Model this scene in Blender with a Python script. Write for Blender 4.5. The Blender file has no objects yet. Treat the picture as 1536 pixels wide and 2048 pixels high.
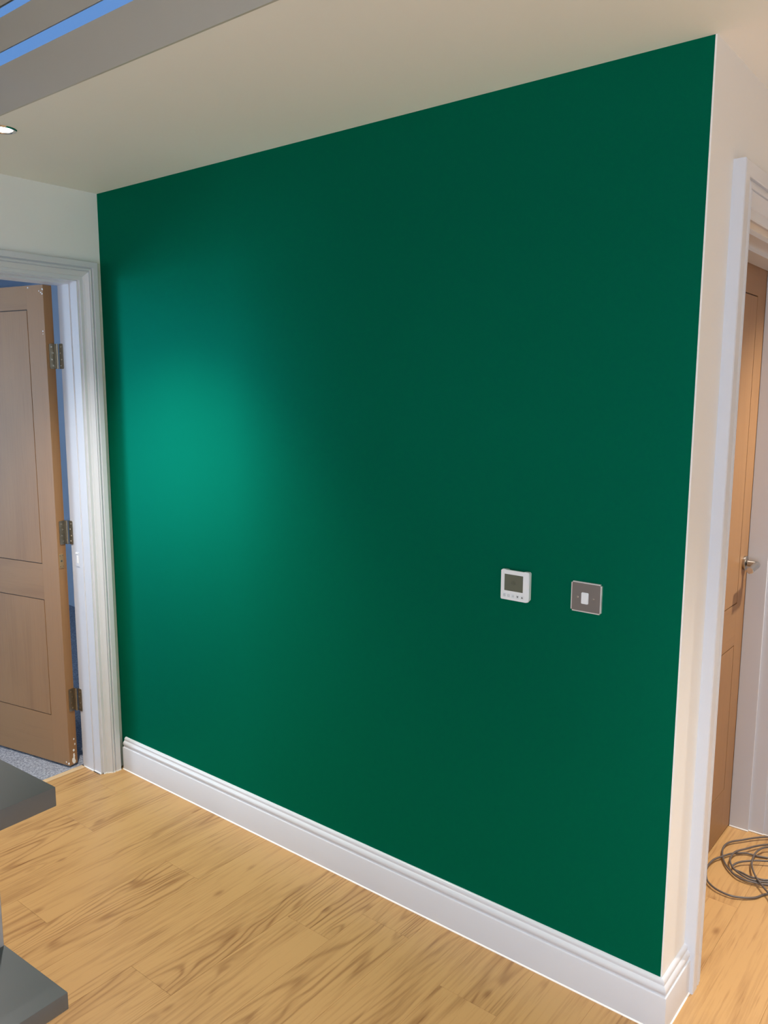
import bpy, bmesh, math, random
from mathutils import Vector, Matrix
random.seed(7)
SC = bpy.context.scene
COL = SC.collection

# ---------------------------------------------------------------- camera
CAM = Vector((2.9848, -1.9229, 1.6262))
YAW, PIT, ROL, FPX = 0.6728, -0.1485, 0.0029, 1631.1
F = Vector((-math.sin(YAW)*math.cos(PIT), math.cos(YAW)*math.cos(PIT), math.sin(PIT)))
R = F.cross(Vector((0, 0, 1))).normalized(); U = R.cross(F)
R, U = math.cos(ROL)*R+math.sin(ROL)*U, -math.sin(ROL)*R+math.cos(ROL)*U
cd = bpy.data.cameras.new('camera'); cam = bpy.data.objects.new('camera', cd); COL.objects.link(cam)
cd.sensor_fit = 'VERTICAL'; cd.sensor_height = 36.0; cd.lens = FPX/2048*36.0; cd.clip_start = 0.05
cam.matrix_world = Matrix(((R.x, U.x, -F.x, CAM.x), (R.y, U.y, -F.y, CAM.y), (R.z, U.z, -F.z, CAM.z), (0, 0, 0, 1)))
SC.camera = cam

# ---------------------------------------------------------------- light
W = bpy.data.worlds.new('dusk_sky'); SC.world = W; W.use_nodes = True
bg = W.node_tree.nodes['Background']
bg.inputs[0].default_value = (0.14, 0.31, 0.66, 1); bg.inputs[1].default_value = 0.66
SC.view_settings.view_transform = 'Standard'; SC.view_settings.look = 'None'
SC.view_settings.exposure = 0.66; SC.view_settings.gamma = 1.0
SC.view_settings.use_curve_mapping = False
SC.cycles.use_denoising = True
SC.cycles.max_bounces = 10; SC.cycles.diffuse_bounces = 6
SC.cycles.sample_clamp_indirect = 6.0

WARM = (1.0, 0.935, 0.85)
def area(name, loc, direction, sx, sy, power, color):
    l = bpy.data.lights.new(name, 'AREA'); l.shape = 'RECTANGLE'; l.size = sx; l.size_y = sy
    l.energy = power; l.color = color
    o = bpy.data.objects.new(name, l); COL.objects.link(o); o.location = loc
    o.rotation_euler = Vector(direction).to_track_quat('-Z', 'Y').to_euler()
    return o
# daylight standing in the window of the next room, seen mirrored in the satin green paint
area('window_daylight', (-3.17, -3.25, 1.15), (1, 0, 0), 1.25, 1.6, 54, (0.72, 0.86, 1.0))
# cool fill light in an unseen glazed door added behind the camera
area('garden_door_fill', (3.25, -3.54, 1.10), (0, 1, 0), 1.55, 2.0, 30, (0.66, 0.81, 1.0))
LAMPS = [(0.505, -0.633, 130), (0.505, -2.75, 90), (1.85, -2.75, 120), (3.25, -2.75, 120), (3.35, -0.633, 125), (2.75, 1.15, 130)]

# ---------------------------------------------------------------- dimensions
L, H, T = 2.367, 2.387, 0.13          # green wall length, ceiling height, wall thickness
XR, YF, YB = 4.3, -3.6, 2.6           # right wall, front wall, hall end
SKY_Y = -0.697                        # edge of the roof light
DY0, DY1, DTOP = -0.90, -0.104, 2.045 # doorway in the left wall
RY0, RY1, RTOP = 0.290, 1.150, 2.045  # doorway in the right wall
LX0, LY0, LY1 = -3.2, -4.2, 1.3       # next room

# ---------------------------------------------------------------- helpers
def link(name, me, mats, parent=None):
    o = bpy.data.objects.new(name, me); COL.objects.link(o)
    for m in (mats if isinstance(mats, (list, tuple)) else [mats]): me.materials.append(m)
    if parent: o.parent = parent
    return o
def struct(o, label=None):
    o['kind'] = 'structure'
    if label: o['label'] = label
    return o
def tag(o, label, cat, group=None):
    o['label'] = label; o['category'] = cat
    if group: o['group'] = group
    return o
def empty(name, loc=(0, 0, 0), rz=0):
    o = bpy.data.objects.new(name, None); COL.objects.link(o); o.location = loc
    o.rotation_euler = (0, 0, rz); o.empty_display_size = .05
    return o
class MB:
    def __init__(s): s.bm = bmesh.new()
    def box(s, a, b, bev=0, seg=1, mi=0):
        r = bmesh.ops.create_cube(s.bm, size=1)
        vs = r['verts']
        for v in vs:
            v.co = Vector([(a[i]+b[i])/2+v.co[i]*(b[i]-a[i]) for i in range(3)])
        fs = {f for v in vs for f in v.link_faces}
        for f in fs: f.material_index = mi
        if bev:
            es = list({e for v in vs for e in v.link_edges})
            bmesh.ops.bevel(s.bm, geom=es, offset=bev, segments=seg, affect='EDGES', profile=.5)
        return s
    def cyl(s, p, q, r, n=20, r2=None, mi=0):
        p = Vector(p); q = Vector(q); d = (q-p)
        rot = d.to_track_quat('Z', 'Y').to_matrix().to_4x4()
        m = Matrix.Translation((p+q)/2) @ rot
        res = bmesh.ops.create_cone(s.bm, cap_ends=True, segments=n, radius1=r, radius2=r if r2 is None else r2, depth=d.length, matrix=m)
        for f in {f for v in res['verts'] for f in v.link_faces}: f.material_index = mi
        return s
    def prism(s, pts, ax, a, b, mi=0):
        """outline pts extruded along axis ax from a to b"""
        def P(u, v, w):
            c = [0, 0, 0]; k = [i for i in range(3) if i != ax]; c[k[0]] = u; c[k[1]] = v; c[ax] = w; return c
        A = [s.bm.verts.new(P(u, v, a)) for u, v in pts]; B = [s.bm.verts.new(P(u, v, b)) for u, v in pts]
        n = len(pts); fs = [s.bm.faces.new(A), s.bm.faces.new(B)]
        for i in range(n): fs.append(s.bm.faces.new((A[i], A[(i+1) % n], B[(i+1) % n], B[i])))
        for f in fs: f.material_index = mi
        return s
    def lathe(s, prof, c, axis='Z', n=40, mi=0):
        """prof (r,h) revolved about the axis through c"""
        rings = []
        for r, h in prof:
            ring = []
            for k in range(n):
                a = 2*math.pi*k/n; x, y = r*math.cos(a), r*math.sin(a)
                v = (x, y, h) if axis == 'Z' else ((h, x, y) if axis == 'X' else (x, h, y))
                ring.append(s.bm.verts.new(Vector(c)+Vector(v)))
            rings.append(ring)
        for i in range(len(rings)-1):
            for k in range(n):
                f = s.bm.faces.new((rings[i][k], rings[i][(k+1) % n], rings[i+1][(k+1) % n], rings[i+1][k])); f.material_index = mi
        return s
    def build(s, name, mats, parent=None, smooth=False):
        bmesh.ops.recalc_face_normals(s.bm, faces=s.bm.faces)
        me = bpy.data.meshes.new(name); s.bm.to_mesh(me); s.bm.free()
        if smooth:
            for p in me.polygons: p.use_smooth = True
            me.set_sharp_from_angle(angle=math.radians(smooth if smooth is not True else 40))
        return link(name, me, mats, parent)
def sweep_rings(path, N, prof, flip=False):
    """mitred sweep: prof (u,v); u runs sideways of the path, v along N"""
    N = Vector(N); path = [Vector(p) for p in path]
    dirs = [(path[i+1]-path[i]).normalized() for i in range(len(path)-1)]
    ns = [d.cross(N) * (-1 if flip else 1) for d in dirs]
    rings = []
    for i, p in enumerate(path):
        if i == 0: m = ns[0]
        elif i == len(path)-1: m = ns[-1]
        else: m = (ns[i-1]+ns[i])/(1+ns[i-1].dot(ns[i]))
        rings.append([p+m*u+N*v for u, v in prof])
    return rings
def sweep_part(name, rings, mat, parent=None, smooth=30):
    bm = bmesh.new(); n = len(rings[0])
    V = [[bm.verts.new(c) for c in r] for r in rings]
    for i in range(len(V)-1):
        for k in range(n): bm.faces.new((V[i][k], V[i][(k+1) % n], V[i+1][(k+1) % n], V[i+1][k]))
    bm.faces.new(V[0]); bm.faces.new(V[-1])
    m = MB(); m.bm.free(); m.bm = bm
    return m.build(name, mat, parent, smooth=smooth)
def tube(pts, r, n=8):
    """closed-ended tube through smooth points"""
    bm = bmesh.new(); rings = []
    P = [Vector(p) for p in pts]
    up = Vector((0, 0, 1))
    for i, p in enumerate(P):
        d = (P[min(i+1, len(P)-1)]-P[max(i-1, 0)]).normalized()
        a = d.cross(up).normalized(); b = a.cross(d)
        rings.append([bm.verts.new(p+r*(math.cos(2*math.pi*k/n)*a+math.sin(2*math.pi*k/n)*b)) for k in range(n)])
    for i in range(len(rings)-1):
        for k in range(n): bm.faces.new((rings[i][k], rings[i][(k+1) % n], rings[i+1][(k+1) % n], rings[i+1][k]))
    bm.faces.new(rings[0]); bm.faces.new(rings[-1])
    m = MB(); m.bm.free(); m.bm = bm
    return m
def catmull(pts, k=8):
    P = [Vector(p) for p in pts]; out = []
    for i in range(len(P)-1):
        a, b, c, d = P[max(i-1, 0)], P[i], P[i+1], P[min(i+2, len(P)-1)]
        for j in range(k):
            t = j/k
            out.append(.5*((2*b)+(c-a)*t+(2*a-5*b+4*c-d)*t*t+(3*b-a-3*c+d)*t**3))
    out.append(P[-1]); return out

# ---------------------------------------------------------------- materials
def mat(name, color, rough=.5, metal=0, bump=0, bscale=300, spec=.5, bdist=.001, coat=0):
    m = bpy.data.materials.new(name); m.use_nodes = True; nt = m.node_tree; b = nt.nodes['Principled BSDF']
    b.inputs['Base Color'].default_value = (*color, 1); b.inputs['Roughness'].default_value = rough
    b.inputs['Metallic'].default_value = metal; b.inputs['Specular IOR Level'].default_value = spec
    b.inputs['Coat Weight'].default_value = coat
    tc = nt.nodes.new('ShaderNodeTexCoord'); nz = nt.nodes.new('ShaderNodeTexNoise')
    nz.inputs['Scale'].default_value = bscale; nz.inputs['Detail'].default_value = 3
    nt.links.new(tc.outputs['Object'], nz.inputs['Vector'])
    if bump:
        bp = nt.nodes.new('ShaderNodeBump'); bp.inputs['Strength'].default_value = bump; bp.inputs['Distance'].default_value = bdist
        nt.links.new(nz.outputs['Fac'], bp.inputs['Height']); nt.links.new(bp.outputs['Normal'], b.inputs['Normal'])
    return m
def nodes(m): return m.node_tree, m.node_tree.nodes['Principled BSDF']
WHITE = mat('white_wall_paint', (.86, .865, .85), .62, bump=.15, bscale=260)
CEIL = mat('ceiling_paint', (.88, .875, .825), .75, bump=.12, bscale=220)
GREEN = mat('green_satin_paint', (.0012, .135, .078), .43, bump=.10, bscale=420, spec=.5)
def speckle(m, a, b_, scale):
    nt, p = nodes(m); nz = next(n for n in nt.nodes if n.type == 'TEX_NOISE'); n2 = nt.nodes.new('ShaderNodeTexNoise'); n2.inputs['Scale'].default_value = scale; n2.inputs['Detail'].default_value = 5
    tc = next(n for n in nt.nodes if n.type == 'TEX_COORD'); nt.links.new(tc.outputs['Object'], n2.inputs['Vector'])
    r = nt.nodes.new('ShaderNodeValToRGB'); r.color_ramp.elements[0].position = .42; r.color_ramp.elements[1].position = .60
    r.color_ramp.elements[0].color = (*a, 1); r.color_ramp.elements[1].color = (*b_, 1)
    nt.links.new(n2.outputs['Fac'], r.inputs[0]); nt.links.new(r.outputs[0], p.inputs['Base Color'])
def satin(m, base, sheen, rough):
    nt = m.node_tree; N = nt.nodes.new; K = nt.links.new; bp = next(n for n in nt.nodes if n.type == 'BUMP'); out = next(n for n in nt.nodes if n.type == 'OUTPUT_MATERIAL')
    d = N('ShaderNodeBsdfDiffuse'); g = N('ShaderNodeBsdfGlossy'); f = N('ShaderNodeFresnel'); mx = N('ShaderNodeMixShader')
    d.inputs[0].default_value = (*base, 1); g.inputs[0].default_value = (*sheen, 1); g.inputs['Roughness'].default_value = rough; f.inputs[0].default_value = 1.5
    for n in (d, g): K(bp.outputs[0], n.inputs['Normal'])
    K(f.outputs[0], mx.inputs[0]); K(d.outputs[0], mx.inputs[1]); K(g.outputs[0], mx.inputs[2]); K(mx.outputs[0], out.inputs[0])
satin(GREEN, (.0008, .096, .051), (.01, .76, .54), .41)
GLOSS = mat('white_gloss_trim', (.66, .685, .735), .32)
CAULK = mat('white_caulk', (.90, .90, .88), .4)
GREY = mat('grey_laminate', (.125, .136, .142), .38, bump=.04, bscale=500)
GREYP = mat('pale_grey_panel', (.40, .40, .40), .45)
PLATE = mat('satin_steel_plate', (.23, .22, .22), .45, .75, bump=.06, bscale=600)
STEEL = mat('brushed_steel', (.44, .42, .39), .30, 1, bump=.06, bscale=600)
CHROME = mat('chrome', (.72, .70, .67), .12, 1)
HINGE = mat('nickel_hinge', (.36, .33, .27), .36, 1, bump=.1, bscale=300)
BRASS = mat('dull_brass_plate', (.42, .29, .15), .42, .6)
PLASTIC = mat('white_plastic', (.80, .85, .88), .35)
DARK = mat('dark_inlay', (.035, .020, .012), .6)
LCD = mat('lcd_grey', (.125, .135, .10), .25)
PRINT = mat('grey_print', (.30, .34, .36), .5)
INK = mat('dark_print', (.06, .07, .06), .5)
SHADE = mat('dark_gap', (.03, .03, .03), .8)
UPVC = mat('satin_frame', (.47, .45, .39), .28, bump=.02, bscale=30)
CABLE = mat('grey_cable_sheath', (.11, .09, .08), .42)
CARPETM = mat('blue_grey_carpet', (.36, .38, .44), .95, bump=.9, bscale=380, bdist=.004)
speckle(CARPETM, (.22, .235, .28), (.42, .44, .50), 130)
BLUEW = mat('next_room_paint', (.50, .58, .68), .6, bump=.1, bscale=250)

def wood(name, light, dark, axis, rings=34, ringx=5.0, ringy=.5, knots=True, rough=.36, contrast=1.0, tone=.10):
    """veneer / plank wood, grain along axis (1 = y, 2 = z); every object gets its own piece of the tree"""
    m = bpy.data.materials.new(name); m.use_nodes = True; nt, b = nodes(m); N = nt.nodes.new; K = nt.links.new
    tc = N('ShaderNodeTexCoord'); oi = N('ShaderNodeObjectInfo')
    mul = N('ShaderNodeVectorMath'); mul.operation = 'SCALE'; mul.inputs[0].default_value = (37.3, 91.7, 53.1); K(oi.outputs['Random'], mul.inputs['Scale'])
    add = N('ShaderNodeVectorMath'); K(tc.outputs['Object'], add.inputs[0]); K(mul.outputs[0], add.inputs[1])
    def scaled(across, along):
        s = N('ShaderNodeVectorMath'); s.operation = 'MULTIPLY'
        v = [across]*3; v[axis] = along; s.inputs[1].default_value = v; K(add.outputs[0], s.inputs[0]); return s.outputs[0]
    def noise(vec, detail=2, rough_=.5, dist=0):
        n = N('ShaderNodeTexNoise'); n.inputs['Scale'].default_value = 1; n.inputs['Detail'].default_value = detail
        n.inputs['Roughness'].default_value = rough_; n.inputs['Distortion'].default_value = dist; K(vec, n.inputs['Vector']); return n.outputs['Fac']
    def math_(op, a, c=None, clamp=False):
        n = N('ShaderNodeMath'); n.operation = op; n.use_clamp = clamp
        for i, x in enumerate((a, c)):
            if x is None: continue
            if isinstance(x, (int, float)): n.inputs[i].default_value = x
            else: K(x, n.inputs[i])
        return n.outputs[0]
    def mrange(x, a, c, d=0, e=1):
        n = N('ShaderNodeMapRange'); n.interpolation_type = 'SMOOTHSTEP'; K(x, n.inputs[0])
        for i, v in enumerate((a, c, d, e)): n.inputs[i+1].default_value = v
        return n.outputs[0]
    big = noise(scaled(ringx, ringy), 1.5, .4, .3)
    if knots:
        vo = N('ShaderNodeTexVoronoi'); vo.voronoi_dimensions = '2D'; vo.inputs['Scale'].default_value = 1; vo.inputs['Randomness'].default_value = 1
        K(scaled(9.0, 4.2), vo.inputs['Vector'])
        kd = vo.outputs['Distance']
        near = mrange(kd, 0, .30, 1, 0)
        big = math_('ADD', big, math_('MULTIPLY', near, .022))
    wv = math_('SINE', math_('MULTIPLY', big, rings*2*math.pi))
    wv = math_('MULTIPLY', math_('ADD', wv, 1), .5)
    wv = math_('POWER', wv, 3.5)
    mask = mrange(noise(scaled(4.0, .8), 1), .40, .62)
    wv = math_('MULTIPLY', wv, mask)
    fib = noise(scaled(120, 3.2), 4, .65)
    pore = mrange(noise(scaled(95, 5), 2, .6), .57, .70)
    blot = noise(scaled(13, 2.6), 4, .6)
    d = math_('MULTIPLY', wv, .42*contrast)
    d = math_('ADD', d, math_('MULTIPLY', math_('SUBTRACT', fib, .5), .9*contrast))
    d = math_('ADD', d, math_('MULTIPLY', pore, .22*contrast))
    d = math_('ADD', d, math_('MULTIPLY', math_('SUBTRACT', blot, .45), .85*contrast))
    if knots:
        kc = mrange(kd, .01, .13, 1, 0)
        sc_ = N('ShaderNodeSeparateColor'); K(vo.outputs['Color'], sc_.inputs[0])
        kc = math_('MULTIPLY', kc, mrange(sc_.outputs[0], .45, .85))
        d = math_('ADD', d, math_('MULTIPLY', kc, .50))
    d = math_('ADD', d, math_('MULTIPLY', math_('SUBTRACT', oi.outputs['Random'], .5), tone), True)
    mix = N('ShaderNodeMix'); mix.data_type = 'RGBA'; K(d, mix.inputs[0])
    mix.inputs[6].default_value = (*light, 1); mix.inputs[7].default_value = (*dark, 1)
    K(mix.outputs[2], b.inputs['Base Color']); b.inputs['Roughness'].default_value = rough
    bp = N('ShaderNodeBump'); bp.inputs['Strength'].default_value = .12; bp.inputs['Distance'].default_value = .0006; bp.invert = True
    K(d, bp.inputs['Height']); K(bp.outputs['Normal'], b.inputs['Normal'])
    return m
OAK = wood('oak_floor_plank', (.51, .300, .120), (.205, .085, .028), 1, rings=22, ringx=6.5, ringy=.55, tone=.03, contrast=1.2)
VENEER = wood('oak_veneer_panel', (.34, .18, .076), (.19, .088, .034), 2, rings=7, ringx=3, ringy=.3, knots=False, rough=.5, contrast=.6)
VENEER_H = wood('oak_veneer_rail', (.33, .175, .073), (.19, .088, .034), 0, rings=7, ringx=3, ringy=.3, knots=False, rough=.5, contrast=.55)
STRIPW = mat('pale_oak_strip', (.62, .44, .25), .4, bump=.05)

def glass():
    m = bpy.data.materials.new('clear_glass'); m.use_nodes = True; nt = m.node_tree; nt.nodes.clear(); N = nt.nodes.new
    o = N('ShaderNodeOutputMaterial'); mx = N('ShaderNodeMixShader'); t = N('ShaderNodeBsdfTransparent'); g = N('ShaderNodeBsdfGlossy')
    g.inputs['Roughness'].default_value = .02; t.inputs[0].default_value = (.93, .97, 1, 1)
    mx.inputs[0].default_value = .06
    nt.links.new(t.outputs[0], mx.inputs[1]); nt.links.new(g.outputs[0], mx.inputs[2]); nt.links.new(mx.outputs[0], o.inputs[0])
    return m
GLASS = glass()
def glow(name, c, s):
    m = mat(name, (0.9, .9, .9)); nt, b = nodes(m)
    b.inputs['Emission Color'].default_value = (*c, 1); b.inputs['Emission Strength'].default_value = s; return m
LENS = glow('lamp_lens', (1, .93, .82), 14)

# ---------------------------------------------------------------- setting: floor
base = MB().box((-T, YF-T, -.12), (XR+T, YB+T, -.012)).build('floor', OAK)
struct(base, 'light oak plank floor with knots, running towards the hall')
PW, PL = .182, 1.26
def plank_mesh(w, l):
    m = MB(); m.box((0, 0, -.012), (w-.0003, l-.0003, 0))
    es = [e for e in m.bm.edges if all(abs(v.co.z) < 1e-6 for v in e.verts)]
    bmesh.ops.bevel(m.bm, geom=es, offset=.0005, segments=1, affect='EDGES')
    bmesh.ops.recalc_face_normals(m.bm, faces=m.bm.faces)
    me = bpy.data.meshes.new('plank'); m.bm.to_mesh(me); m.bm.free(); me.materials.append(OAK); return me
cache = {}
def plank(x0, x1, y0, y1):
    k = (round(x1-x0, 4), round(y1-y0, 4))
    if k[0] < .004 or k[1] < .004: return
    if k not in cache: cache[k] = plank_mesh(*k)
    o = bpy.data.objects.new('plank', cache[k]); COL.objects.link(o); o.parent = base; o.location = (x0, y0, 0)
x = .201-2*PW; i = 0
while x < XR:
    x1 = min(x+PW, XR); x0 = max(x, -.002)
    if x1 > x0:
        off = (-.16 if i == 1 else -.13 if abs(x-1.475) < .02 else (i*.437) % PL)
        y = YF-PL*2+((off-(YF-PL*2)) % PL)
        while y < YB:
            ya, yb = max(y, YF), min(y+PL, YB)
            # floor stops at the partition: green wall and the wall with the hall door
            if yb > ya:
                if x1 <= L-.005 and yb > .06:
                    if ya < .05: plank(x0, x1, ya, .05)
                elif x0 < L-.005 < x1:
                    if ya < .05: plank(x0, x1, ya, min(yb, .05))
                    if yb > .05: plank(2.19, x1, max(ya, .05), yb)
                else: plank(x0, x1, ya, yb)
            y += PL
    x += PW; i += 1
plank(2.02+.16, 2.19, RY0, RY1)
plank(-.110, -.0025, DY0, DY1-.012)
struct(MB().box((-.138, DY0+.012, -.01), (-.110, DY1-.012, .0035), .0015).build('trim_1', STRIPW), 'pale wooden threshold strip between plank floor and grey carpet')

# carpet of the next room
cp = MB()
bmesh.ops.create_grid(cp.bm, x_segments=150, y_segments=150, size=.5)
for v in cp.bm.verts:
    v.co = Vector((LX0+(v.co.x+.5)*(-.138-LX0), LY0+(v.co.y+.5)*(LY1-LY0), 0.002+random.uniform(-.0015, .0015)))
o = cp.build('carpet', CARPETM); o['kind'] = 'stuff'; o['label'] = 'blue-grey short pile carpet beyond the open door'

# ---------------------------------------------------------------- setting: walls
m = MB(); e = .004
m.box((0, 0, -.1), (L-e, .12, H), mi=0); m.box((L-e, 0, -.1), (L, .12, H), mi=1)
struct(m.build('wall_back', [GREEN, WHITE]), 'deep green satin feature wall with white edges')
m = MB()                                      # right wall (same plane as the end of the green wall) with the hall doorway
m.box((L-T-.06, .12, -.1), (L, RY0-.011, H)); m.box((L-T-.06, RY1+.011, -.1), (L, YB, H)); m.box((L-T-.06, RY0-.011, RTOP+.011), (L, RY1+.011, H))
struct(m.build('wall_right', WHITE), 'white end wall beside the green wall, with the closed oak door')
m = MB()
m.box((-T, LY0, -.1), (0, DY0-.003, H)); m.box((-T, DY1+.003, -.1), (0, LY1, H)); m.box((-T, DY0-.003, DTOP+.003), (0, DY1+.003, H))
struct(m.build('wall_left', WHITE), 'white wall on the left, with the open doorway')
# kitchen walls behind the camera and the hall end
m = MB(); m.box((0, YF-T, -.1), (2.40, YF, H)); m.box((4.10, YF-T, -.1), (XR, YF, H)); m.box((2.40, YF-T, 2.15), (4.10, YF, H))
struct(m.build('wall_front', WHITE), 'white wall behind the camera with an added glazed garden door')
struct(MB().box((XR, YF-T, -.1), (XR+T, YB+T, H)).build('wall_side', WHITE), 'white wall to the right of the hall')
struct(MB().box((L, YB, -.1), (XR, YB+T, H)).build('wall_hall', WHITE), 'white wall at the end of the hall')
m = MB()
m.box((2.400, YF-.09, 0), (2.470, YF-.02, 2.15)); m.box((4.030, YF-.09, 0), (4.100, YF-.02, 2.15)); m.box((2.470, YF-.09, 2.08), (4.030, YF-.02, 2.15))
m.box((2.470, YF-.09, 0), (4.030, YF-.02, .07)); m.box((3.215, YF-.09, .07), (3.285, YF-.02, 2.08))
gw = struct(m.build('window_2', GLOSS), 'unseen white framed glazed garden door added behind the camera for cool fill')  # added door, placed to suit the cool fill light
for a, b in ((2.470, 3.215), (3.285, 4.030)): MB().box((a, YF-.06, .07), (b, YF-.05, 2.08)).build('glass_pane', GLASS, gw)
# unseen box added behind the hall door so no light leaks past it
m = MB(); m.box((1.5, RY0-.15, -.1), (1.6, RY1+.15, H)); m.box((1.6, RY0-.15, -.1), (L-T-.061, RY0-.05, H)); m.box((1.6, RY1+.05, -.1), (L-T-.061, RY1+.15, H))
m.box((1.6, RY0-.05, RTOP+.1), (L-T-.061, RY1+.05, RTOP+.2)); m.box((1.6, RY0-.05, -.1), (L-T-.061, RY1+.05, -.002))
struct(m.build('wall_light_stop', WHITE), 'unseen white box added behind the hall door to block light')

# next room
m = MB(); WY0, WY1, WZ0, WZ1 = -3.90, -2.60, .33, 1.98
m.box((LX0-T, LY0, -.1), (LX0, WY0, H)); m.box((LX0-T, WY1, -.1), (LX0, LY1, H))
m.box((LX0-T, WY0, -.1), (LX0, WY1, WZ0)); m.box((LX0-T, WY0, WZ1), (LX0, WY1, H))
struct(m.build('wall_next_room', BLUEW), 'daylit pale window wall of the next room')
struct(MB().box((LX0, LY0-T, -.1), (-T, LY0, H)).build('wall_next_front', BLUEW), 'pale side wall of the next room')
struct(MB().box((LX0, LY1, -.1), (-T, LY1+T, H)).build('wall_next_back', BLUEW), 'pale wall of the next room behind the open door')
struct(MB().box((LX0-T, LY0-T, H), (-T, LY1+T, H+.1)).build('ceiling_next_room', BLUEW), 'ceiling of the next room')
struct(MB().box((LX0, LY0, -.12), (-.147, LY1, -.02)).build('floor_next_room', BLUEW), 'sub floor below the carpet')
m = MB()
for a, b in (((WY0, WZ0), (WY0+.05, WZ1)), ((WY1-.05, WZ0), (WY1, WZ1)), ((WY0+.05, WZ0), (WY1-.05, WZ0+.05)), ((WY0+.05, WZ1-.05), (WY1-.05, WZ1)), ((-3.275, WZ0+.05), (-3.225, WZ1-.05))):
    m.box((LX0-.09, a[0], a[1]), (LX0-.03, b[0], b[1]))
wn = struct(m.build('window_1', GLOSS), 'white framed window of the next room')
for a, b in ((WY0+.05, -3.275), (-3.225, WY1-.05)): MB().box((LX0-.065, a, WZ0+.05), (LX0-.06, b, WZ1-.05)).build('glass_pane', GLASS, wn)

# ---------------------------------------------------------------- ceiling with roof light
SX0, SX1, SY0 = .15, 3.3, -2.25
m = MB()
dh = []                                       # holes for the downlights are covered by their bezels
m.box((0, SKY_Y+.006, H), (XR, 0, H+.10)); m.box((L, 0, H), (XR, YB, H+.10))
m.box((0, YF-T, H), (XR, SY0-.006, H+.10)); m.box((0, SY0-.006, H), (SX0-.006, SKY_Y+.006, H+.10)); m.box((SX1+.006, SY0-.006, H), (XR, SKY_Y+.006, H+.10))
struct(m.build('ceiling', CEIL), 'off-white ceiling over the green wall')
# roof light: upstand, stacked frame rails with glazing strips between, opaque lid on top
rl = empty('roof_lantern', (1.7, SKY_Y, H)); tag(rl, 'beige framed roof lantern with blue dusk sky in its glass strips', 'skylight')
def rel(o):
    o.parent = rl; o.matrix_parent_inverse = Matrix.Translation((-1.7, -SKY_Y, -H)); return o
def ringbox(y_in, z0, z1, th):
    m = MB()
    m.box((SX0-th, SKY_Y-y_in, z0), (SX1+th, SKY_Y-y_in+th, z1)); m.box((SX0-th, SY0+y_in-th, z0), (SX1+th, SY0+y_in, z1))
    m.box((SX0-th, SY0+y_in, z0), (SX0, SKY_Y-y_in, z1)); m.box((SX1, SY0+y_in, z0), (SX1+th, SKY_Y-y_in, z1)); return m
rel(ringbox(0, H-.0002, 2.511, .0055).build('upstand', UPVC))
rel(ringbox(.000, 2.511, 2.546, .006).build('glass_strip', GLASS))
rel(ringbox(.000, 2.546, 2.631, .004).build('frame_rail', UPVC))
rel(ringbox(-.001, 2.6302, 2.6318, .006).build('seal', DARK))
rel(ringbox(.000, 2.6315, 2.659, .006).build('glass_strip', GLASS))
rel(ringbox(.000, 2.659, 2.74, .006).build('frame_rail', UPVC))
rel(MB().box((SX0-.06, SY0-.06, 2.74), (SX1+.06, SKY_Y+.06, 2.78), .004).build('sky_block_lid', UPVC))  # unseen solid lid, added to keep blue sky light out of the room

# ---------------------------------------------------------------- baseboards
SK = [(0, 0), (.0200, 0), (.0200, .0975), (.0190, .1000), (.0150, .1003), (.0148, .1040), (.0160, .1080), (.0172, .1120),
      (.0172, .1160), (.0155, .1205), (.0125, .1240), (.0098, .1262), (.0094, .1285), (.0098, .1310), (.0088, .1350), (.0060, .1385), (.0030, .1400), (0, .1400)]
ARO, ART = .168, .0305
path = [(.0305, 0, 0), (L, 0, 0), (L, ARO, 0)]
rg = sweep_rings(path, (0, 0, 1), SK)
bb = struct(sweep_part('baseboard_back', rg[:2], GLOSS), 'white moulded skirting board under the green wall')
br = struct(sweep_part('baseboard_right', rg[1:], GLOSS), 'short white skirting return on the end of the green wall')
CK = [(.0185, 0), (.0232, 0), (.0228, .0012), (.0215, .0026), (.0200, .0034), (.0185, .0034)]
rc = sweep_rings(path, (0, 0, 1), CK)
sweep_part('sealant_bead', rc[:2], CAULK, bb); sweep_part('sealant_bead', rc[1:], CAULK, br)
r = sweep_rings([(0, YF, 0), (0, DY0-.1, 0)], (0, 0, 1), SK)
struct(sweep_part('baseboard_left', r, GLOSS), 'white skirting board on the left wall')
r = sweep_rings([(L, RY1+.125, 0), (L, YB, 0)], (0, 0, 1), SK)
struct(sweep_part('baseboard_hall', r, GLOSS), 'white skirting board past the oak door')

# ---------------------------------------------------------------- door casings
def arch_profile(w):
    k = w/.115
    P = [(0, 0), (0, .0075), (.003, .0100), (.008, .0108), (.022, .0112), (.0235, .0150), (.027, .0165), (.034, .0185), (.041, .0225),
         (.047, .0270), (.051, .0290), (.0525, .0252), (.0555, .0250), (.057, .0285), (.061, .0303), (.068, .0300), (.073, .0270), (.0745, .0235), (.0775, .0233),
         (.079, .0290), (.081, .0305), (.112, .0305), (.115, .0285), (.115, 0)]
    return [(a*k, b) for a, b in P]
def casing(name, xw, y0, y1, ztop, w, label):
    """three mitred legs round an opening in the wall plane x = xw; order near leg, head, far leg"""
    path = [(xw, y0, 0), (xw, y0, ztop), (xw, y1, ztop), (xw, y1, 0)]
    rg = sweep_rings(path, (1, 0, 0), arch_profile(w), flip=True)
    out = struct(sweep_part(name, rg[:2], GLOSS), label)
    sweep_part('head_casing', rg[1:3], GLOSS, out); sweep_part('side_casing', rg[2:], GLOSS, out)
    return out
c1 = casing('trim_2', 0, DY0-.004, DY1+.002, DTOP+.002, .072, 'white moulded casing round the open doorway')
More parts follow.
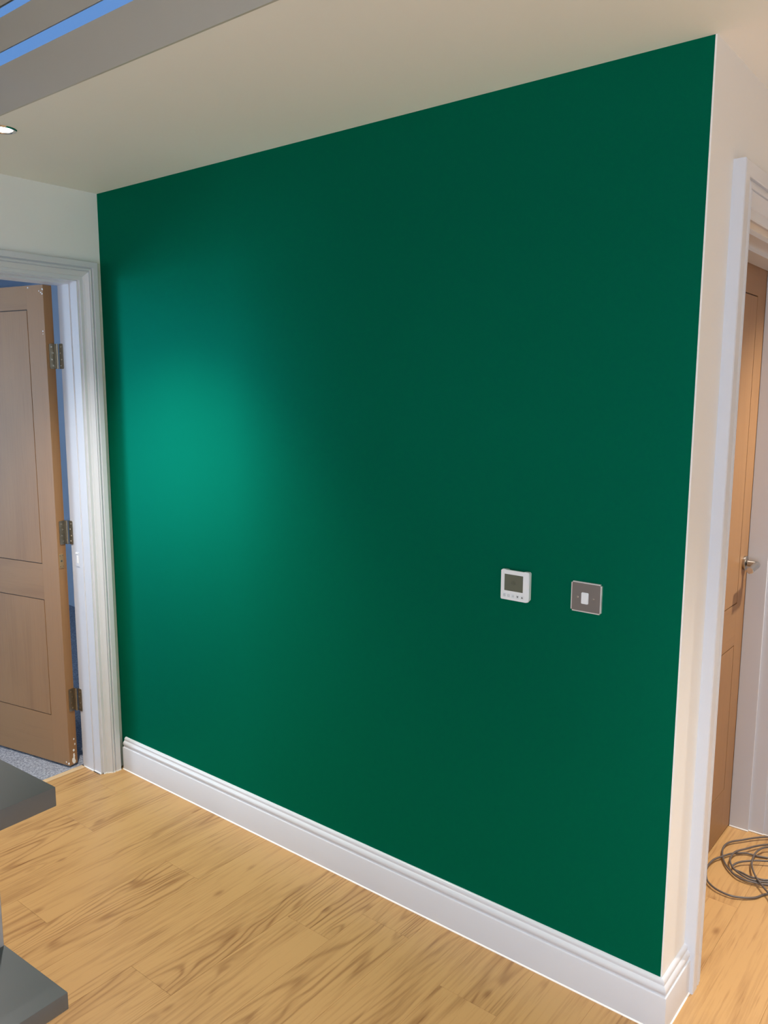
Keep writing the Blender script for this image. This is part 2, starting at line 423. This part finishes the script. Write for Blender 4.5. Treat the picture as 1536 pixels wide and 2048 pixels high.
c2 = casing('trim_3', L, ARO+.115, RY1+.004, RTOP+.006, .115, 'white moulded casing round the closed oak door')
# little painted feet of the left casing
m = MB()
rr = sweep_rings([(0, DY1+.002, .004), (0, DY1+.002, 0)], (1, 0, 0), [(a, b+.0018 if b > 0 else 0) for a, b in arch_profile(.072)], flip=True)
sweep_part('sealant_bead', rr, CAULK, c1)
# lining of doorway 1: a lining with a shallow planted step towards us
m = MB()
m.box((-T-.001, DY1-.009, 0), (-.050, DY1+.004, DTOP+.004)); m.box((-.050, DY1-.005, 0), (.001, DY1+.004, DTOP+.004))
m.box((-T-.001, DY0-.004, 0), (-.050, DY0+.012, DTOP+.004)); m.box((-.050, DY0-.004, 0), (.001, DY0+.003, DTOP+.004))
m.box((-T-.001, DY0+.012, DTOP-.010), (-.050, DY1-.009, DTOP+.004)); m.box((-.050, DY0+.003, DTOP-.002), (.001, DY1-.003, DTOP+.004))
j1 = struct(m.build('trim_4', GLOSS), 'white door lining of the open doorway')
m = MB(); m.box((-T+.01, DY1-.0125, 0), (-.0485, DY1-.0085, .004)); m.box((-.0485, DY1-.0085, 0), (.002, DY1-.0045, .004))
m.build('sealant_bead', CAULK, j1)

# lining of doorway 2, with its stop
DX = 2.215
m = MB()
for y0, y1, s in ((RY0-.012, RY0, 1), (RY1, RY1+.012, -1)):
    m.box((L-T-.061, y0, 0), (2.334, y1, RTOP))
m.box((L-T-.061, RY0, RTOP-.002), (2.334, RY1, RTOP+.012))
m.box((2.333, RY1+.003, 0), (L+.0075, RY1+.012, RTOP+.01))
j2 = struct(m.build('trim_5', GLOSS), 'white door lining of the closed oak door')
m = MB(); m.box((DX+.0015, RY1-.009, 0), (2.283, RY1, RTOP-.002)); m.box((DX+.0015, RY0, 0), (2.283, RY0+.009, RTOP-.002)); m.box((DX+.0015, RY0+.009, RTOP-.014), (2.283, RY1-.009, RTOP-.002))
m.build('door_stop', GLOSS, j2)
m = MB()
m.box((DX+.0015, RY1-.0125, 0), (2.2845, RY1-.0085, .005), .001); m.box((2.283, RY1-.0035, 0), (2.335, RY1+.0005, .005), .001); m.box((2.334, RY1+.0005, 0), (2.389, RY1+.0045, .005), .001)
m.build('sealant_bead', CAULK, j2)

# ---------------------------------------------------------------- doors
def door_leaf(name, label, loc, direction, width, height, th, zb, margin, panels):
    """leaf built along +X from its measured corner, front face at Y=0 looking to -Y; panels = [(z0,z1),...]"""
    d = Vector(direction); rz = math.atan2(d.y, d.x)
    t = empty(name, loc, rz); t['kind'] = 'structure'; t['label'] = label
    g = .0038; bev = .0012
    MB().box((.002, .004, zb+.001), (width-.002, th-.004, zb+height-.001)).build('core', DARK, t)
    zs = [zb]+[z for p in panels for z in p]+[zb+height]
    for face in (0, 1):
        ya, yb = (0, .0042) if face == 0 else (th-.0042, th)
        for a, b in ((0, margin), (width-margin, width)):
            MB().box((a, ya, zb), (b, yb, zb+height)).build('stile', VENEER, t)
        for i in range(0, len(zs), 2):
            a, b = zs[i], zs[i+1]
            MB().box((margin+.0002, ya, a), (width-margin-.0002, yb, b)).build('rail', VENEER_H, t)
        for a, b in panels:
            MB().box((margin+g, ya+.0002, a+g), (width-margin-g, yb-.0002, b-g)).build('panel', VENEER, t)
    m = MB()
    for a, b in ((0, .004), (width-.004, width)): m.box((a, .0043, zb), (b, th-.0043, zb+height))
    m.box((.004, .0043, zb+height-.003), (width-.004, th-.0043, zb+height)); m.build('edge_lipping', VENEER, t)
    return t
# door 1: open into the next room
DA = Vector((-.150, -.165, 0)); ddir = Vector((-.982, -.19, 0)).normalized()
# its own axes: X along the leaf from hinge edge, front face (towards us) is the -n side
# leaf is mirrored so that front looks to -Y(world): local X = ddir -> local +Y points to world -Y, so build from the far corner
TH = .042
nrm = Vector((-ddir.y, ddir.x, 0))            # 90 deg left of ddir
DB = DA+Vector((-.19, .982, 0)).normalized()*TH
# local Y = nrm; nrm points to -Y side, so origin at DB makes local y=TH the face towards us
d1 = door_leaf('door_1', 'open oak door with two dark inlaid panels, left of the green wall', DB, ddir, .762, 2.024, TH, .012, .097, [(.224, .741), (.895, 1.943)])
def hinge(zc, leafdir):
    h = MB()
    # knuckle
    kx, ky = -.0130, -.0010
    h.cyl((kx, ky, zc-.050), (kx, ky, zc+.050), .0042, 14)
    for k in range(1, 5): h.cyl((kx, ky, zc-.050+k*.02-.0006), (kx, ky, zc-.050+k*.02+.0006), .0046, 14)
    h.box((-.0130, -.0020, zc-.050), (.0006, .0002, zc+.050), .0004)
    ho = h.build('hinge', HINGE, d1, smooth=40)
    # leaf on the door edge (local x = 0 plane)
    def leaf(name, M):
        b = MB(); r = .006; w = .030; pts = []
        for cx, cz, a0 in ((w-r, .05-r, 0), (r*.2, .05, 90), (r*.2, -.05, 270), (w-r, -.05+r, 270)):
            if cx > .01:
                for k in range(5):
                    a = math.radians(a0+k*22.5); pts.append((cx+r*math.cos(a), cz+r*math.sin(a)))
            else: pts.append((cx, cz))
        b.prism(pts, 1, 0, .0022)
        for sx, sz in ((.019, .037), (.012, .013), (.019, -.013), (.012, -.037)):
            b.cyl((sx, -.0008, sz), (sx, .0005, sz), .0032, 10, mi=1)
        o = b.build(name, [HINGE, CHROME], ho); o.matrix_local = M; return o
    # door edge leaf: plane local x=0 facing -x, extends along +y
    leaf('leaf', Matrix.Translation((-.0024, -.001, zc)) @ Matrix(((0, 1, 0, 0), (1, 0, 0, 0), (0, 0, 1, 0), (0, 0, 0, 1))))
    # lining leaf: in world it lies on y = DY1-.012 facing -y and runs +x from x=-T
    inv = (Matrix.Translation(d1.location) @ Matrix.Rotation(d1.rotation_euler.z, 4, 'Z')).inverted()
    leaf('leaf', inv @ Matrix.Translation((-T-.0125, DY1-.0110, zc)))
bpy.context.view_layer.update()
for z in (1.757, 1.034, .303): hinge(z, 0)
m = MB().box((-.0022, .016, .885), (.0005, .037, .945), .0008)
lp = m.build('latch_plate', BRASS, d1)
m = MB()
for y, z in ((.0195, .938), (.0335, .938), (.0195, .892), (.0335, .892), (.0265, .915)):
    m.cyl((-.0026, y, z), (-.001, y, z), .0019 if z != .915 else .0042, 10)
m.build('screw', INK, lp)
# worn white paint chips on the leaf
m = MB()
def blob(m, c, a, b, r, th=.0005):
    """irregular chip in the plane spanned by a,b"""
    a = Vector(a); b = Vector(b); n = a.cross(b).normalized(); c = Vector(c); k = 9; A = []; B = []
    for i in range(k):
        q = r*(.55+.6*random.random()); t = 2*math.pi*i/k
        p = c+a*q*math.cos(t)+b*q*math.sin(t); A.append(m.bm.verts.new(p+n*th)); B.append(m.bm.verts.new(p-n*th))
    m.bm.faces.new(A); m.bm.faces.new(B)
    for i in range(k): m.bm.faces.new((A[i], A[(i+1) % k], B[(i+1) % k], B[i]))
for z, r in ((.030, .010), (.052, .006), (.075, .005), (.10, .004), (.125, .003)): blob(m, (-.0003, .008+random.random()*.012, z), (0, 1, 0), (0, 0, 1.6), r)
blob(m, (.004, TH+.0003, .022), (1, 0, 0), (0, 0, 1), .006); blob(m, (.020, TH+.0003, .026), (1, 0, 0), (0, 0, 1), .0035)
for x, z, r in ((.085, 2.028, .004), (.022, 2.012, .003), (.012, 2.006, .0035), (.005, 2.000, .0035), (.002, 2.018, .005), (.012, 1.855, .003), (.012, 1.844, .002)):
    blob(m, (x, TH+.0003, z), (1, 0, 0), (0, 0, 1), r)
pc = m.build('paint_chip', CAULK, d1); pc['label'] = 'white paint chips on the door edges'; pc['kind'] = 'stuff'
# painted-over strike plate on the lining
sp = empty('strike_plate', (-.085, DY1-.009, .925)); sp.parent = j1
m = MB(); m.box((-.013, -.0022, -.030), (.011, .0005, .030), .0009); m.build('plate', GLOSS, sp)
m = MB(); m.box((-.005, -.0032, -.016), (.006, -.001, .016), .001); m.box((-.0125, -.004, .022), (.003, -.0018, .027), .001); m.build('keep_opening', CAULK, sp)

# door 2: closed, in the end wall
d2 = door_leaf('door_2', 'closed oak door with dark inlaid panels beside the white end wall', (DX, RY0+.0125, 0), (0, 1, 0), RY1-RY0-.0185, 2.026, .040, .006, .100, [(.185, .732), (.885, 1.940)])
# front of this leaf must look to +x: local y runs to -x, so the leaf spans x = DX-.04 .. DX
# lever handle: rose, neck, lever, end cap
hl = empty('door_handle', (0, 0, 0)); hl.parent = d2; HY, HZ = 1.098-(RY0+.0125), 1.022
m = MB(); m.lathe([(0, .0), (.025, 0), (.0258, -.0015), (.0258, -.008), (.0245, -.0095), (.012, -.0098), (0, -.0098)], (HY, 0, HZ), 'Y', 36)
m.build('rose', STEEL, hl, smooth=35)
m = MB(); m.cyl((HY, -.009, HZ), (HY, -.014, HZ), .0075, 20); m.build('collar', DARK, hl)
neck = catmull([(HY, -.013, HZ), (HY, -.024, HZ), (HY, -.036, HZ), (HY-.003, -.043, HZ-.0005), (HY-.010, -.0445, HZ-.001), (HY-.030, -.045, HZ-.002), (HY-.094, -.045, HZ-.006)], 5)
tb = tube(neck, .0112, 24); tb.build('lever', STEEL, hl, smooth=40)
m = MB(); m.lathe([(0, -.0956), (.0095, -.0956), (.0112, -.0940), (.0112, -.0935)], (0, 0, 0), 'X', 24)
for v in m.bm.verts: v.co = Vector((HY+v.co.x, -.045+v.co.y, HZ-.006+v.co.z))
m.build('end_cap', CHROME, hl, smooth=40)

# ---------------------------------------------------------------- thermostat
tx, tz, tw, thh, td = 1.8755, 1.0605, .086, .084, .0165
t = empty('thermostat', (tx+tw/2, 0, tz+thh/2)); tag(t, 'white square wall thermostat with grey display on the green wall', 'thermostat')
def loc(o): return o
hw, hh = tw/2, thh/2
out = [(-hw, -hh+.002), (-hw+.002, -hh), (hw-.009, -hh), (hw-.003, -hh+.0015), (hw, -hh+.006), (hw, hh-.003), (hw-.003, hh), (hw-.015, hh), (hw-.019, hh-.0022),
       (-hw+.019, hh-.0022), (-hw+.015, hh), (-hw+.005, hh), (-hw, hh-.004)]
m = MB(); m.prism(out, 1, -td, -.009); m.prism([(a*.965, b*.965) for a, b in out], 1, -.009, 0)
es = [e for e in m.bm.edges if all(abs(v.co.y+td) < 1e-6 for v in e.verts)]
bmesh.ops.bevel(m.bm, geom=es, offset=.0012, segments=2, affect='EDGES')
m.build('housing', PLASTIC, t, smooth=35)
m = MB()
for k in range(18):
    z = -hh+.010+k*.0036; m.box((hw-.0006, -.0155, z), (hw+.0008, -.0095, z+.0018))
o = m.build('vent_rib', PLASTIC, t); o['kind'] = 'stuff'
su0, su1, sv0, sv1 = -hw+.012, -hw+.0685, hh-.0580, hh-.0125
m = MB(); m.box((su0, -td-.0006, sv0), (su1, -td+.0004, sv1)); scr = m.build('display', LCD, t)
m = MB()
def tri(m, c, s, up, y):
    q = s if up else -s; m.prism([(c[0]-s, c[1]-q*.7), (c[0]+s, c[1]-q*.7), (c[0], c[1]+q)], 1, y, y+.0003)
cx, cz = (su0+su1)/2, (sv0+sv1)/2
for k in range(9):                           # faint arched symbol on the display
    a = math.pi*k/8; m.box((cx+.006*math.cos(a)-.0006, -td-.0009, cz-.001+.006*math.sin(a)-.0006), (cx+.006*math.cos(a)+.0006, -td-.0006, cz-.001+.006*math.sin(a)+.0006))
m.box((cx-.007, -td-.0009, cz-.0030), (cx+.007, -td-.0006, cz-.0020)); tri(m, (cx, cz+.001), .002, True, -td-.0009)
m.build('display_symbol', mat('lcd_segment', (.075, .08, .06), .4), scr)
for k, u in enumerate((.15, .30, .46, .62, .78)):
    c = (-hw+u*tw, -hh+.0125); b = MB(); s = .0048
    b.box((c[0]-s, -td-.0007, c[1]-s), (c[0]+s, -td+.0003, c[1]+s), .0003)
    bo = b.build('button', mat('button_face', (.70, .76, .80), .4), t)
    i = MB(); y = -td-.0010
    if k == 0:
        for q in range(10):
            a = math.radians(60+q*26.7+60); i.box((c[0]+.0027*math.cos(a)-.0004, y, c[1]+.0027*math.sin(a)-.0004), (c[0]+.0027*math.cos(a)+.0004, y+.0003, c[1]+.0027*math.sin(a)+.0004))
        i.box((c[0]-.0003, y, c[1]), (c[0]+.0003, y+.0003, c[1]+.0035))
    elif k == 1:
        for dx in (-.0025, .0021): i.box((c[0]+dx, y, c[1]-.0025), (c[0]+dx+.0004, y+.0003, c[1]+.0025))
        for dz in (-.0025, .0021): i.box((c[0]-.0025, y, c[1]+dz), (c[0]+.0025, y+.0003, c[1]+dz+.0004))
    elif k == 2:
        i.box((c[0]-.0025, y, c[1]-.0012), (c[0]+.0025, y+.0003, c[1]-.0007)); i.box((c[0]-.0003, y, c[1]-.0007), (c[0]+.0003, y+.0003, c[1]+.0028))
    else: tri(i, c, .0027, k == 4, y)
    i.build('symbol', INK if k > 2 else PRINT, bo)

# ---------------------------------------------------------------- light switch
sw, sh = .083, .079; sc_ = (2.121, 1.1005)
t = empty('light_switch', (sc_[0], 0, sc_[1])); tag(t, 'brushed steel switch plate with one white rocker, right of the thermostat', 'light switch')
m = MB(); m.box((-sw/2, -.0062, -sh/2), (sw/2, 0, sh/2))
ve = [e for e in m.bm.edges if abs(e.verts[0].co.y-e.verts[1].co.y) > .005]
bmesh.ops.bevel(m.bm, geom=ve, offset=.004, segments=4, affect='EDGES')
m.build('rim', mat('bright_rim', (.78, .80, .82), .28, .5), t, smooth=40)
def rrect(w, h, r, k=4):
    p = []
    for sx, sz, a0 in ((1, 1, 0), (-1, 1, 90), (-1, -1, 180), (1, -1, 270)):
        for j in range(k+1):
            a = math.radians(a0+90*j/k); p.append((sx*(w/2-r)+r*math.cos(a), sz*(h/2-r)+r*math.sin(a)))
    return p
MB().prism(rrect(sw-.006, sh-.006, .003), 1, -.0070, -.0060).build('face_plate', PLATE, t)
m = MB(); m.prism(rrect(.0195, .030, .003), 1, -.0082, -.0060)
rk = m.build('rocker_frame', PLASTIC, t); rk.location = (-.0025, 0, -.002)
m = MB(); P = rrect(.0165, .027, .002); m.prism(P, 1, -.0110, -.0080)
for v in m.bm.verts:
    if v.co.y < -.010: v.co.y += .0014*(v.co.z/.0135)
es = [e for e in m.bm.edges if all(v.co.y < -.009 for v in e.verts)]
bmesh.ops.bevel(m.bm, geom=es, offset=.0006, segments=2, affect='EDGES')
rc2 = m.build('rocker', PLASTIC, t, smooth=40); rc2.location = (-.0025, 0, -.002)
for u in (-.0225, .0205):
    m = MB(); m.lathe([(0, -.0084), (.0016, -.0084), (.0024, -.0078), (.0026, -.0068)], (u, 0, -.001), 'Y', 16)
    m.box((u-.0020, -.0086, -.0013), (u+.0020, -.0083, -.0007), mi=1)
    m.build('screw', [STEEL, INK], t, smooth=40)

# ---------------------------------------------------------------- grey open-ended worktop unit
ux, uy = 1.638, -1.198; ua = math.radians(2.3)
t = empty('kitchen_unit', (ux, uy, 0), ua); tag(t, 'grey unit with two thick square-edged shelves at lower left, facing the skirting', 'kitchen unit')
t['label'] = 'grey open-ended unit with two thick projecting slabs in the left foreground'
# local: +x and +y edges meet at the origin; unit lies towards -x, -y
def slab(name, ztop, th):
    m = MB(); m.box((-1.35, -1.15, ztop-th), (0, 0, ztop), .0018, 2); return m.build(name, GREY, t, smooth=30)
slab('worktop', .904, .038); slab('shelf', .486, .036)
MB().box((-1.35, -.020, .0), (-.225, -.002, .866), .001).build('back_panel', GREYP, t)
MB().box((-1.35, -1.12, .0), (-.75, -.022, .866), .001).build('cupboard_carcass', GREYP, t)
MB().box((-.75, -1.12, .0), (-.30, -.022, .10), .001).build('plinth', GREYP, t)

# ---------------------------------------------------------------- cable coil
A = [(2.442, .775), (2.415, .724), (2.381, .694), (2.348, .68), (2.308, .684), (2.28, .70), (2.262, .723), (2.245, .775), (2.242, .813), (2.247, .855), (2.262, .89), (2.278, .926), (2.296, .949), (2.322, .974), (2.353, .981), (2.388, .996)]
B = [(2.356, 1.128), (2.317, 1.088), (2.286, 1.046), (2.261, 1.014), (2.25, .984), (2.249, .951), (2.256, .917), (2.267, .887), (2.286, .852), (2.31, .823), (2.337, .801), (2.369, .796), (2.398, .802), (2.432, .815)]
C_ = [(2.37, 1.072), (2.34, 1.032), (2.318, .99), (2.301, .959), (2.292, .934), (2.29, .905), (2.294, .874), (2.307, .846), (2.325, .825), (2.355, .809), (2.382, .806), (2.429, .827)]
D_ = [(2.399, .951), (2.366, .931), (2.346, .914), (2.327, .895), (2.314, .871), (2.31, .846), (2.32, .832), (2.346, .827), (2.371, .818), (2.391, .820), (2.428, .832)]
E_ = [(2.377, 1.042), (2.361, 1.015), (2.353, .975), (2.354, .933), (2.36, .893), (2.372, .858), (2.39, .823), (2.406, .801), (2.433, .768), (2.447, .753)]
def keep(p, z0, z1):                      # loops rise a little and lie back on the floor
    n = len(p); return [(a, b, z0+(z1-z0)*math.sin(math.pi*i/(n-1))) for i, (a, b) in enumerate(p)]
r_ = .0033
pts = keep(A[::-1], .004, .012)           # from the hall end round the left and back out
pts += [(2.52, .86, .006), (2.60, .99, .004), (2.58, 1.12, .006), (2.50, 1.20, .010), (2.42, 1.18, .012)]
pts += keep(B, .012, .010)
pts += [(2.50, .87, .012), (2.56, .96, .012), (2.555, 1.07, .010), (2.49, 1.14, .010), (2.42, 1.12, .012)]
pts += keep(C_, .013, .018)
pts += [(2.50, .88, .018), (2.53, .96, .020), (2.50, 1.02, .020), (2.45, .99, .018)]
pts += keep(D_, .018, .014)
pts += [(2.50, .90, .022), (2.545, 1.00, .022), (2.50, 1.10, .020), (2.43, 1.09, .020)]
pts += keep(E_, .020, .022)
pts += [(2.49, .70, .012), (2.60, .66, .005), (2.78, .74, .0035), (2.95, .95, .0035), (3.0, 1.3, .0035)]
# keep clear of the door lining face
o = tube(catmull(pts, 5), r_, 8).build('cable_coil', CABLE, smooth=60)
tag(o, 'loose coil of grey cable on the oak floor by the closed door', 'cable')

# ---------------------------------------------------------------- downlights
def downlight(x, y, label):
    t = empty('downlight', (x, y, H)); tag(t, label, 'downlight', 'recessed ceiling downlights')
    m = MB(); m.lathe([(.0425, 0), (.0430, -.0012), (.0415, -.0035), (.0380, -.0048), (.0335, -.0040), (.0320, -.0020), (.0305, .0)], (0, 0, 0), 'Z', 48)
    m.build('bezel', CHROME, t, smooth=50)
    m = MB(); m.lathe([(0, -.0018), (.020, -.0016), (.0308, -.0012)], (0, 0, 0), 'Z', 32); m.build('lamp_lens', LENS, t, smooth=True)
    return t
names = ['chrome recessed downlight, the only one in view, upper left by the left wall', 'chrome downlight over the kitchen unit', 'chrome downlight behind the camera, middle of the kitchen',
         'chrome downlight behind the camera, by the right wall', 'chrome downlight right of the end wall', 'chrome downlight in the hall by the closed oak door']
for (x, y, P), nm in zip(LAMPS, names):
    t = downlight(x, y, nm)
    l = bpy.data.lights.new('downlight_beam', 'SPOT'); l.energy = P; l.color = WARM; l.spot_size = math.radians(98); l.spot_blend = 1.0; l.shadow_soft_size = .03
    lo = bpy.data.objects.new('downlight_beam', l); COL.objects.link(lo); lo.location = (0, 0, -.012); lo.parent = t
